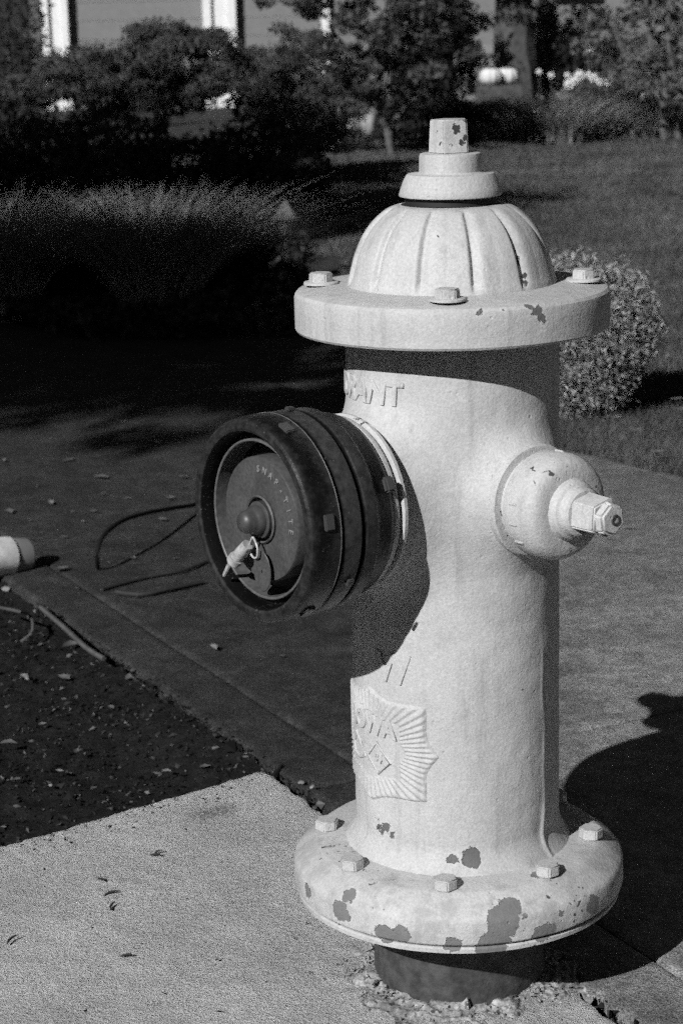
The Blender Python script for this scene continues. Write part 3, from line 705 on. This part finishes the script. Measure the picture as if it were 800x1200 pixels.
# ------------------------------------------------------------------ vegetation
BARK = mat_plain('bark', .07, .4, 25, .9, .01); BARK_PALE = mat_plain('pale_bark', .10, .3, 25, .9, .006)
def tuft(name, base, n, spread, hmin, hmax, width, mat, label, cat, group=None, bend=.6, lean=(0, 0), seg=4, seed=1):
    rng = np.random.default_rng(seed); a_ = rng.random(n) * 2 * pi; r = np.sqrt(rng.random(n)) * spread
    b = np.stack([r * np.cos(a_), r * np.sin(a_), np.zeros(n)], 1)
    out_ = np.stack([np.cos(a_), np.sin(a_)], 1) * (r / spread * .9 + .25)[:, None] + rng.normal(size=(n, 2)) * .55 + np.array(lean)
    L = rng.uniform(hmin, hmax, n); v, f = blades(b, out_, L, float(width), rng, bend, seg)
    return tag(build(name, v, f, mat, smooth=False, loc=base), label, cat, group)
a = M('lawn_blade', .6, 0, .25); a.grey(a.math('MULTIPLY', a.map(a.island(), 0, 1, .045, .105, smooth=False), a.math('MULTIPLY', a.map(a.noise(1.6, 5, .65), .3, .7, .6, 1.45), a.map(a.noise(9, 3, .6), .3, .7, .8, 1.2)))); GRASS = a.m
# lawn blades
def inside_lawn(x, y):
    n_ = x * N2[0] + y * N2[1]; s_ = x * D2[0] + y * D2[1]
    ok = n_ > nfar(s_) - .01
    return ok & ~((x < .02 + (y - 8.2) * .0) & (y < 8.3)) & ~((x < -.55) & (y < 11.5))
n = 330000
y = 4.0 * np.exp(RNG.random(n) * np.log(15.6 / 4.0)); x = RNG.uniform(-.09, .24, n) * y
k = inside_lawn(x, y); x, y = x[k], y[k]; n = len(x)
b = np.stack([x, y, np.full(n, -.012)], 1); aa = RNG.random(n) * 2 * pi
v, f = blades(b, np.stack([np.cos(aa), np.sin(aa)], 1), RNG.uniform(.022, .045, n), np.maximum(.0022, y * .00055), RNG, .55, 1)
tag(build('lawn_grass', v, f, GRASS, smooth=False), 'short mown lawn grass beyond the sidewalk', 'grass', kind='stuff')

# planting bed with mounds of fountain grass
FG_LIT = mat_leaf('grass_blade_painted_sun', .10, .30, .5); FG_SHADE = mat_leaf('grass_blade_painted_shade', .012, .03, .6)  # same grass twice: sunlight painted into the pale blades, shade into the dark
fg = [((2, 392), 6.75, .12, .34, .54, 'arching fountain grass clump at the far edge of the sidewalk, cut by the photo edge', 2000),
      ((185, 372), 6.75, .13, .38, .53, 'feathery fountain grass clump with sunlight put into its pale blade colour below the weeping maple', 3200),
      ((262, 348), 7.2, .12, .26, .40, 'fountain grass clump with shade put into its dark colour, next to the path light', 2200),
      ((105, 372), 6.9, .14, .22, .32, 'fountain grass clump with shade put into its dark colour, between two pale clumps', 2200)]
for k, ((px, py), Yd, sp, h0, h1, lb, n) in enumerate(fg):
    p = W(px, py, Yd); p.z = -.01
    tuft('fountain_grass', p, n, sp, h0, h1, .0045, (FG_LIT, FG_LIT, FG_SHADE, FG_SHADE)[k], lb, 'ornamental grass', 'fountain grass clumps', .62, (0, -.1), 5, 20 + k)
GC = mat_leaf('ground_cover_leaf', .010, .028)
n = 16000; y = RNG.uniform(6.2, 11.5, n); x = RNG.uniform(-.2, .0, n) * y - .12
k = (x * N2[0] + y * N2[1] > nfar(x * D2[0] + y * D2[1])) & (x < -.12); c = np.stack([x, y, RNG.uniform(-.01, .07, n)], 1)[k]
v, f = leaves(c, .05, .03, RNG); tag(build('ground_cover', v, f, GC, smooth=False), 'low dark ground cover between the grass clumps', 'ground cover', kind='stuff')

def crown_pts(ells, n, rng, shell=.55):
    """points in the outer part of a set of ellipsoids ((cx,cy,cz),(rx,ry,rz))"""
    vol = np.array([e[1][0] * e[1][1] + e[1][0] * e[1][2] for e in ells]); idx = rng.choice(len(ells), n, p=vol / vol.sum())
    d = rng.normal(size=(n, 3)); d /= np.linalg.norm(d, axis=1)[:, None]; r = shell + (1 - shell) * rng.random(n) ** .6
    C_ = np.array([e[0] for e in ells], float)[idx]; R_ = np.array([e[1] for e in ells], float)[idx]
    return C_ + d * R_ * r[:, None] * (1 + .12 * rng.normal(size=(n, 1)))
def plant(name, base, ells, n, leaf, mat, label, cat, trunks=(), bark=None, group=None, seed=3, up=.3, part='crown', shell=.5):
    rng = np.random.default_rng(seed); o = empty(name, base, label, cat, group); b = np.array(base[:])
    c = crown_pts(ells, n, rng, shell) - b
    v, f = leaves(c, leaf[0], leaf[1], rng, up); build(part, v, f, mat, o, smooth=False)
    for j, (pl, rad) in enumerate(trunks):
        pl = [Vector(q) - Vector(base) for q in pl]; sp_ = spline(pl, 5)
        rr = np.linspace(rad[0], rad[1], len(sp_)); v, f = tube(sp_, list(rr), 9); build('trunk' if j == 0 else 'branch', v, f, bark or BARK, o)
    return o
def el(px, py, Y, rx, ry, rz):
    return (W(px, py, Y)[:], (rx, ry, rz))
def clumps(px0, px1, py0, py1, Y, dY, n, r, rng, keep=None):
    out_ = []
    while len(out_) < n:
        px, py = rng.uniform(px0, px1), rng.uniform(py0, py1)
        if keep and not keep(px, py): continue
        s_ = rng.uniform(.6, 1.3); out_.append(el(px, py, Y + rng.uniform(-dY, dY), r * s_ * 1.3, r * s_ * 1.2, r * s_ * .7))
    return out_
# round clipped shrub beside the hydrant
SHR = mat_leaf('pale_small_leaf', .03, .42, .6)
base = G(694, 498); base.y += .14; base.z = -.01
cx, cy = base.x, base.y
plant('round_shrub', base, [((cx, cy, .21), (.165, .16, .15)), ((cx - .02, cy, .12), (.135, .13, .13)), ((cx - .05, cy, .24), (.13, .13, .135)), ((cx + .05, cy, .22), (.11, .12, .12))], 46000, (.0135, .0038), SHR,
      'small round clipped shrub with pale narrow leaves on the lawn behind the hydrant', 'shrub', [([(cx, cy, -.02), (cx + .01, cy, .12)], (.012, .008))], up=-.2, shell=.74, part='foliage')
DARKF = mat_leaf('shrub_dark_core', .008, .02)
# weeping maple
rng = np.random.default_rng(5)
def maple_keep(px, py):
    t = (px - 195) / 225; top = 14 + 105 * abs(t) ** 1.7; bot = 128 + 55 * abs(t) ** 2
    return top + 14 < py < bot
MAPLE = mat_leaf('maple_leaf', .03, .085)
mb = W(190, 200, 11.6); mb.z = 0
mcl = clumps(-60, 415, 10, 170, 11.6, .60, 260, .075, rng, maple_keep)
plant('weeping_maple', mb, mcl, 52000, (.036, .012), MAPLE, 'broad low weeping maple with drooping fine foliage in front of the house', 'tree',
      [([mb, W(188, 160, 11.6), W(192, 120, 11.6), W(180, 80, 11.6)], (.055, .03)), ([W(190, 125, 11.6), W(230, 90, 11.6), W(290, 80, 11.6)], (.03, .012)), ([W(188, 120, 11.6), W(140, 85, 11.6), W(90, 90, 11.6)], (.03, .012))], up=.9, shell=.1)
# dark low shrubs under the maple
for k, (px, py, Yd, rx, rz) in enumerate([(40, 185, 10.2, .34, .2), (130, 180, 9.9, .3, .22), (225, 198, 10.0, .3, .16), (310, 178, 10.3, .32, .2), (-20, 150, 11.0, .3, .2), (350, 205, 9.6, .16, .1)]):
    p = W(px, py, Yd); b = Vector((p.x, p.y, 0))
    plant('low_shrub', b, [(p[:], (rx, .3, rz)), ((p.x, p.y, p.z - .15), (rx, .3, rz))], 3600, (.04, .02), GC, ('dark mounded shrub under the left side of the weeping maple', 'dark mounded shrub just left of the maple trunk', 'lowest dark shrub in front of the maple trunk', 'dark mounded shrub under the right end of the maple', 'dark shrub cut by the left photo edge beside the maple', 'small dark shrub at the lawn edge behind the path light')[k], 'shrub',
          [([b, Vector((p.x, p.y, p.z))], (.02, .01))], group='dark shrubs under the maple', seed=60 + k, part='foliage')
# dark ball shrub
p = W(352, 105, 12.4); b = Vector((p.x, p.y, 0))
plant('ball_shrub', b, [(p[:], (.24, .22, .26)), ((p.x, p.y, p.z - .2), (.2, .2, .25))], 4200, (.035, .016), GC, 'dark rounded shrub at the end of the maple, behind a pale stake', 'shrub', [([b, p], (.03, .02))], seed=80, part='foliage')
# pale stake
STAKE = mat_plain('pale_stake', .3, .2, 30, .8, .002)
p = W(374, 138, 12.0); v, f = prism(4, .032, .018, 0, .17, .5, .003)
stk = tag(build('garden_stake', v, f, STAKE, loc=(p.x, p.y, p.z)), 'short pale tapered stake standing before the dark ball shrub', 'stake')
# boulders
ROCK = mat_plain('grey_boulder', .34, .45, 9, .95, .02)
def boulder(px, py, Yd, rx, ry, rz, lb, seed):
    bm = bmesh.new(); bmesh.ops.create_icosphere(bm, subdivisions=4, radius=1)
    for q in bm.verts:
        n_ = noise.fractal(q.co * 1.3 + Vector((seed, 0, 0)), 1, 2, 4); q.co = q.co * (1 + .28 * n_); q.co = Vector((q.co.x * rx, q.co.y * ry, max(q.co.z, -.6) * rz))
    me = bpy.data.meshes.new('boulder'); bm.to_mesh(me); bm.free(); p = W(px, py, Yd)
    for q in me.polygons: q.use_smooth = True
    tag(obj('boulder', me, ROCK, loc=p), lb, 'boulder', 'boulders behind the lawn')
boulder(412, 148, 12.6, .15, .16, .15, 'large rounded boulder at the foot of the slender tree', 1.0)
boulder(398, 168, 12.2, .10, .1, .09, 'smaller pale boulder in front of the large one', 4.0)
boulder(372, 162, 12.5, .13, .1, .07, 'flat grey boulder below the pale stake', 7.0)
# slender multi-stem tree
TREE = mat_leaf('small_tree_leaf', .025, .09)
rng = np.random.default_rng(9)
tb = W(458, 178, 14.0); tb.z = 0
def t2keep(px, py): return (px - 440) ** 2 / 150 ** 2 + (py - 10) ** 2 / 120 ** 2 < 1 and not (345 < px < 395 and 60 < py < 120) and not (px > 520 and py > 70)
cl2 = clumps(310, 570, -150, 130, 14.0, .5, 110, .10, rng, t2keep)
plant('slender_tree', tb, cl2, 15000, (.045, .022), TREE, 'slender pale-stemmed tree with open leafy crown above the boulders', 'tree',
      [([tb, W(452, 150, 14), W(437, 112, 14), W(428, 85, 14), W(418, 40, 14), W(412, -40, 14)], (.024, .014)), ([W(437, 112, 14), W(446, 88, 14), W(458, 55, 14), W(470, 0, 14), W(480, -60, 14)], (.024, .012)),
       ([W(428, 85, 14), W(410, 62, 14), W(385, 30, 14)], (.016, .008)), ([W(455, 160, 14), W(470, 130, 14), W(500, 105, 14)], (.018, .008))], BARK_PALE, seed=10, up=.5, shell=.1)
# big trunk with its crown
bb = W(602, 135, 18.2); bb.z = 0
cl3 = clumps(540, 690, -260, -10, 18.2, 1.0, 70, .18, rng) + clumps(555, 640, -10, 25, 18.0, .6, 8, .1, rng)
plant('shade_tree', bb, cl3, 9000, (.07, .035), TREE, 'thick dark tree trunk rising behind the white pumpkins', 'tree',
      [([bb, W(603, 80, 18.2), W(601, 20, 18.2), W(606, -80, 18.2), W(600, -200, 18.2)], (.21, .13)), ([W(602, -20, 18.2), W(640, -110, 18.2), W(680, -190, 18.2)], (.09, .04)), ([W(602, -40, 18.2), W(560, -120, 18.2), W(520, -200, 18.2)], (.09, .04))], seed=11, shell=.1)
# right-hand tree
rb = W(778, 152, 14.8); rb.z = 0
PALEL = mat_leaf('pale_leaf', .03, .16)
cl4 = clumps(690, 860, -120, 105, 15.2, .7, 75, .12, rng)
plant('young_tree', rb, cl4, 9500, (.05, .024), PALEL, 'young tree with leaning thin stems and pale leaves at the far edge of the lawn', 'tree',
      [([rb, W(775, 120, 14.8), W(768, 85, 14.8), W(758, 20, 14.8), W(750, -60, 14.8)], (.028, .014)), ([rb + Vector((.1, 0, 0)), W(790, 95, 14.8), W(782, 40, 14.8), W(790, -40, 14.8)], (.022, .012)),
       ([W(775, 120, 14.8), W(735, 70, 14.8), W(715, 20, 14.8)], (.014, .008))], BARK_PALE, seed=12, shell=.1)
# conical shrub, back shrubs
for k, (px, py, Yd, rx, rz, mt, lb) in enumerate([(640, 50, 19.0, .22, .42, PALEL, 'pale grey conical shrub standing beside the thick trunk'), (690, 45, 18.0, .26, .30, GC, 'very dark bush between the conical shrub and the young tree'),
                                                  (490, 62, 17.0, .28, .45, GC, 'dark bush filling the gap behind the slender tree'), (740, 105, 16.6, .5, .28, MAPLE, 'mid-grey bush behind the strap-leaved plants'), (10, 40, 17, .32, .9, GC, 'tall black evergreen at the corner of the house'),
                                                  (500, 135, 15.5, .35, .2, GC, 'low dark bush under the slender tree'), (524, 28, 17.5, .24, .36, GC, 'dark bush rising between the slender tree and the thick trunk'), (572, 140, 15.4, .34, .12, GC, 'low dark bush in front of the steps')]):
    p = W(px, py, Yd); b = Vector((p.x, p.y, 0))
    es = [(p[:], (rx, rx * .8, rz)), ((p.x, p.y, p.z - rz * .7), (rx * 1.15, rx, rz))] if k else [((p.x, p.y, p.z - .2), (.24, .2, .28)), ((p.x, p.y, p.z + .05), (.16, .14, .26)), ((p.x, p.y, p.z + .28), (.09, .08, .2))]
    plant('bush', b, es, 3600, (.055, .025), mt, lb, 'bush', [([b, p], (.03, .015))], seed=90 + k, part='foliage')
# strap-leaved clumps along the back of the lawn
STRAP = mat_leaf('strap_leaf', .05, .24)
for k, (px, py, Yd, n, h) in enumerate([(625, 168, 14.9, 420, .44), (665, 170, 14.7, 420, .42), (705, 160, 15.2, 380, .34), (745, 158, 15.2, 380, .24), (790, 156, 15.3, 380, .24), (585, 160, 15.0, 300, .24)]):
    p = W(px, py, Yd); p.z = -.01
    tuft('strap_plant', p, n, .16, h * .6, h * 1.25, .012, STRAP, ('strap-leaved plant clump at the back of the lawn behind the hydrant top', 'tall strap-leaved clump right of the hydrant nut', 'strap-leaved clump under the white flowers', 'low strap-leaved clump in the bed behind the lawn', 'low strap-leaved clump beside the young tree', 'dark strap-leaved clump below the white pumpkins')[k], 'plant', 'strap-leaved clumps', .8, (0, 0), 4, 40 + k)
# white blooms
BLOOM = mat_plain('white_petal', .62, .1, 20, .6)
def bloom(px, py, Yd, r, lb, group=None):
    p = W(px, py, Yd); o = empty('white_flower', (p.x, p.y, 0), lb, 'flower', group); v = []; f = []
    for k in range(7):
        t = 2 * pi * k / 7
        for q in ((0, 0, 0), (cos(t - .4), sin(t - .4), .5), (1.25 * cos(t), 1.25 * sin(t), .25), (cos(t + .4), sin(t + .4), .5)): v.append((q[0] * r, q[2] * r * -1 + r * .2, q[1] * r))
        f.append(tuple(range(4 * k, 4 * k + 4)))
    bv, bf = revolve([(.001, -r * .5), (r * .5, -r * .4), (r * .75, 0), (r * .5, r * .4), (.001, r * .5)], 10); v = np.concatenate([np.array(v), bv]); f += [tuple(i_ + 28 for i_ in q) for q in bf]
    build('bloom', v, f, BLOOM, o, 40, loc=(0, 0, p.z)); sv, sf = tube([(0, 0, 0), (.01, 0, p.z * .5), (0, 0, p.z - r * .3)], .004, 5); build('stem', sv, sf, BARK, o)
bloom(588, 118, 15.2, .022, 'single white flower just under the white pumpkins'); bloom(627, 132, 14.7, .022, 'single white flower above the strap-leaved clump')
bloom(690, 55, 16.2, .03, 'lower of two white blooms by the dark bush'); bloom(706, 52, 16.2, .03, 'upper of two white blooms by the dark bush'); bloom(753, 112, 15, .016, 'tiny white flower below the young tree')
for px, py, r in ((666, 98, .035), (678, 88, .035), (672, 94, .03), (694, 90, .03), (703, 93, .035), (712, 94, .035), (690, 87, .025), (718, 90, .025), (664, 88, .02), (631, 84, .02), (645, 88, .02)):
    bloom(px, py, 16.0, r, 'white flower in the row of blooms before the dark bush', 'row of white flowers')
# pumpkins and steps
STEP = mat_plain('pale_step_stone', .22, .2, 20, .85); SIDING = mat_plain('painted_siding', .17, .08, 15, .7); TRIM = mat_plain('white_trim', .72, .05, 10, .5)
def pumpkin(px, py, Yd, r, lb):
    p = W(px, py, Yd); o = empty('white_pumpkin', p, lb, 'pumpkin', 'white pumpkins'); pr_ = [(r * .08, -r * .62), (r * .5, -r * .7), (r * .9, -r * .4), (r, 0), (r * .9, r * .4), (r * .5, r * .68), (r * .12, r * .58)]
    pr_ = [q[:2] for q in spline([(a_, b_, 0) for a_, b_ in pr_], 3)]; v, f = revolve(pr_, 60, lambda r_, z, t: r_ * (1 - .10 * abs(cos(t * 5)) ** 6))
    build('shell', v, f, BLOOM, o, 60); v, f = tube([(0, 0, r * .5), (.01, 0, r * .8), (.03, 0, r * .95)], [r * .12, r * .08, r * .09], 7); build('stalk', v, f, BARK, o)
pl_ = W(585, 100, 16.3); v, f = box(0, 0, -.12, .36, .22, .24, .01); tag(build('stone_block', v, f, BARK, loc=(pl_.x, pl_.y, pl_.z)), 'low dark block carrying the white pumpkins', 'block')
pumpkin(575, 89.5, 16.3, .088, 'white pumpkin nearer the steps, beside the thick trunk'); pumpkin(594, 89, 16.4, .088, 'white pumpkin in front of the thick trunk')
house = empty('house', W(300, 100, 22), 'pale sided house with white panelled pilasters behind the maple', 'house')
hz = house.location
def hbox(nm, px0, px1, z0, z1, y0, y1, mat, bev=0.0):
    x0, x1 = W(px0, 0, 22).x, W(px1, 0, 22).x
    v, f = box((x0 + x1) / 2 - hz.x, (y0 + y1) / 2 - hz.y, (z0 + z1) / 2 - hz.z, x1 - x0, y1 - y0, z1 - z0, bev); return build(nm, v, f, mat, house, 30)
hbox('wall', -150, 1000, -.1, 5.0, 22.05, 22.4, SIDING)
x0, x1 = W(-150, 0, 22).x, W(1000, 0, 22).x
for k in range(26):
    z = -.05 + k * .19; v, f = box(0, 0, 0, x1 - x0, .03, .1898); v[:, 1] += np.where(v[:, 2] < 0, -.0025, .0025)
    build('siding_board', v + np.array([(x0 + x1) / 2 - hz.x, 22.03 - hz.y, z + .095 - hz.z]), f, SIDING, house, 30)
def pilaster(px0, px1, nm='pilaster'):
    x0, x1 = W(px0, 0, 21.9).x, W(px1, 0, 21.9).x; w_ = x1 - x0
    v, f = box((x0 + x1) / 2 - hz.x, 21.96 - hz.y, 2.4 - hz.z, w_, .06, 5.0); p_ = build(nm, v, f, TRIM, house)
    for xx in (x0 + w_ * .13, x1 - w_ * .13):
        v, f = box(xx - hz.x, 21.91 - hz.y, 2.4 - hz.z, w_ * .26, .05, 5.0, .004); build('stile', v, f, TRIM, p_)
    v, f = box((x0 + x1) / 2 - hz.x, 21.935 - hz.y, 2.4 - hz.z, w_ * .44, .006, 4.9); build('panel', v, f, STEP, p_)
pilaster(48, 79); pilaster(237, 276)
hbox('shutter', 35, 47, .3, 3.2, 21.93, 21.99, mat_plain('grey_shutter', .10, .2, 20, .7), .004)
hbox('door', -60, 34, .0, 3.0, 21.95, 21.99, mat_plain('dark_door', .012, .2, 20, .5), .004)
hbox('window_sill', 640, 697, 1.06, 1.14, 21.85, 21.97, TRIM, .004); hbox('window', 645, 692, 1.14, 2.4, 21.95, 21.98, mat_plain('window_glass', .02, .1, 10, .15))
hbox('corner_board', 376, 386, .0, 5, 21.93, 21.99, TRIM, .003)
for k in range(4):
    p = W(552, 104 - 15 * k, 19.2 + .3 * k); v, f = box(0, 0, 0, .62, .34, .09, .008)
    build('step', v + np.array([p.x - hz.x, p.y - hz.y, p.z - hz.z]), f, STEP, house)
p = W(548, 90, 18.9); v, f = revolve([(.001, -.07), (.05, -.07), (.085, -.02), (.088, .02), (.07, .05), (.075, .065), (.06, .065), (.055, .05), (.001, .045)], 32)
tag(build('flower_pot', v, f, STEP, loc=p), 'rounded pale pot standing on the house steps', 'pot')
# path light
LMP = mat_plain('dull_lamp_metal', .10, .25, 30, .6)
p = W(336, 300, 7.5); lamp = empty('path_light', (p.x, p.y, -.01), 'small pagoda-hat path light beside the dark grass clump', 'path light')
hzz = W(336, 256, 7.5).z + .01
v, f = prism(4, .068, .004, 0, .068, radians(38), .001); build('lamp_hat', v, f, LMP, lamp, 20, loc=(0, 0, hzz))
v, f = prism(8, .030, .026, -.06, 0, 0, .001); build('lamp_body', v, f, LMP, lamp, 20, loc=(0, 0, hzz + .002)); v, f = tube([(0, 0, 0), (0, 0, hzz - .05)], .012, 10); build('post', v, f, LMP, lamp)
# street tree outside the frame that shades the planting bed
sb = Vector((-5.9, -.3, 0)); rng = np.random.default_rng(21); es = []
for k in range(46):
    d = Vector((rng.normal(), rng.normal(), rng.normal())).normalized() * (rng.random() ** .4)
    es.append(((sb.x + d.x * 1.8, sb.y + d.y * .75, 5.0 + d.z * .6), (.5, .5, .35)))
for k in range(12):
    r_ = .08 + .09 * rng.random(); es.append(((sb.x + rng.uniform(-1.0, 2.2), sb.y - rng.uniform(.95, 1.35), 5.0 + rng.uniform(-.15, .15)), (r_ * 1.8, r_, r_ * .6)))
plant('street_tree', sb, es, 19500, (.11, .07), TREE, 'leafy street tree beside the road that shades the planting bed', 'tree', [([sb, sb + Vector((.05, 0, 2)), sb + Vector((0, .1, 4.5))], (.14, .07)), ([sb + Vector((.04, 0, 2.4)), sb + Vector((1, .3, 4.2))], (.07, .03)), ([sb + Vector((.04, 0, 2.6)), sb + Vector((-1, -.3, 4.4))], (.07, .03))], seed=22, shell=.2)
sb = Vector((-5.2, 3.4, 0)); es = []  # second tree, out of view, added to throw shade under the maple
for k in range(36):
    d = Vector((rng.normal(), rng.normal(), rng.normal())).normalized() * (rng.random() ** .4)
    es.append(((sb.x + d.x * 1.7, sb.y + d.y * 1.1, 5.0 + d.z * .7), (.5, .5, .4)))
plant('street_tree', sb, es, 10000, (.11, .07), TREE, 'second leafy street tree farther along the road, unseen and added to shade the ground under the maple', 'tree', [([sb, sb + Vector((.05, 0, 2)), sb + Vector((0, .1, 4.5))], (.12, .06)), ([sb + Vector((.04, 0, 2.4)), sb + Vector((.9, .3, 4.2))], (.06, .03)), ([sb + Vector((.04, 0, 2.6)), sb + Vector((-1, -.3, 4.4))], (.06, .03))], seed=23, shell=.2)
bpy.context.view_layer.update()
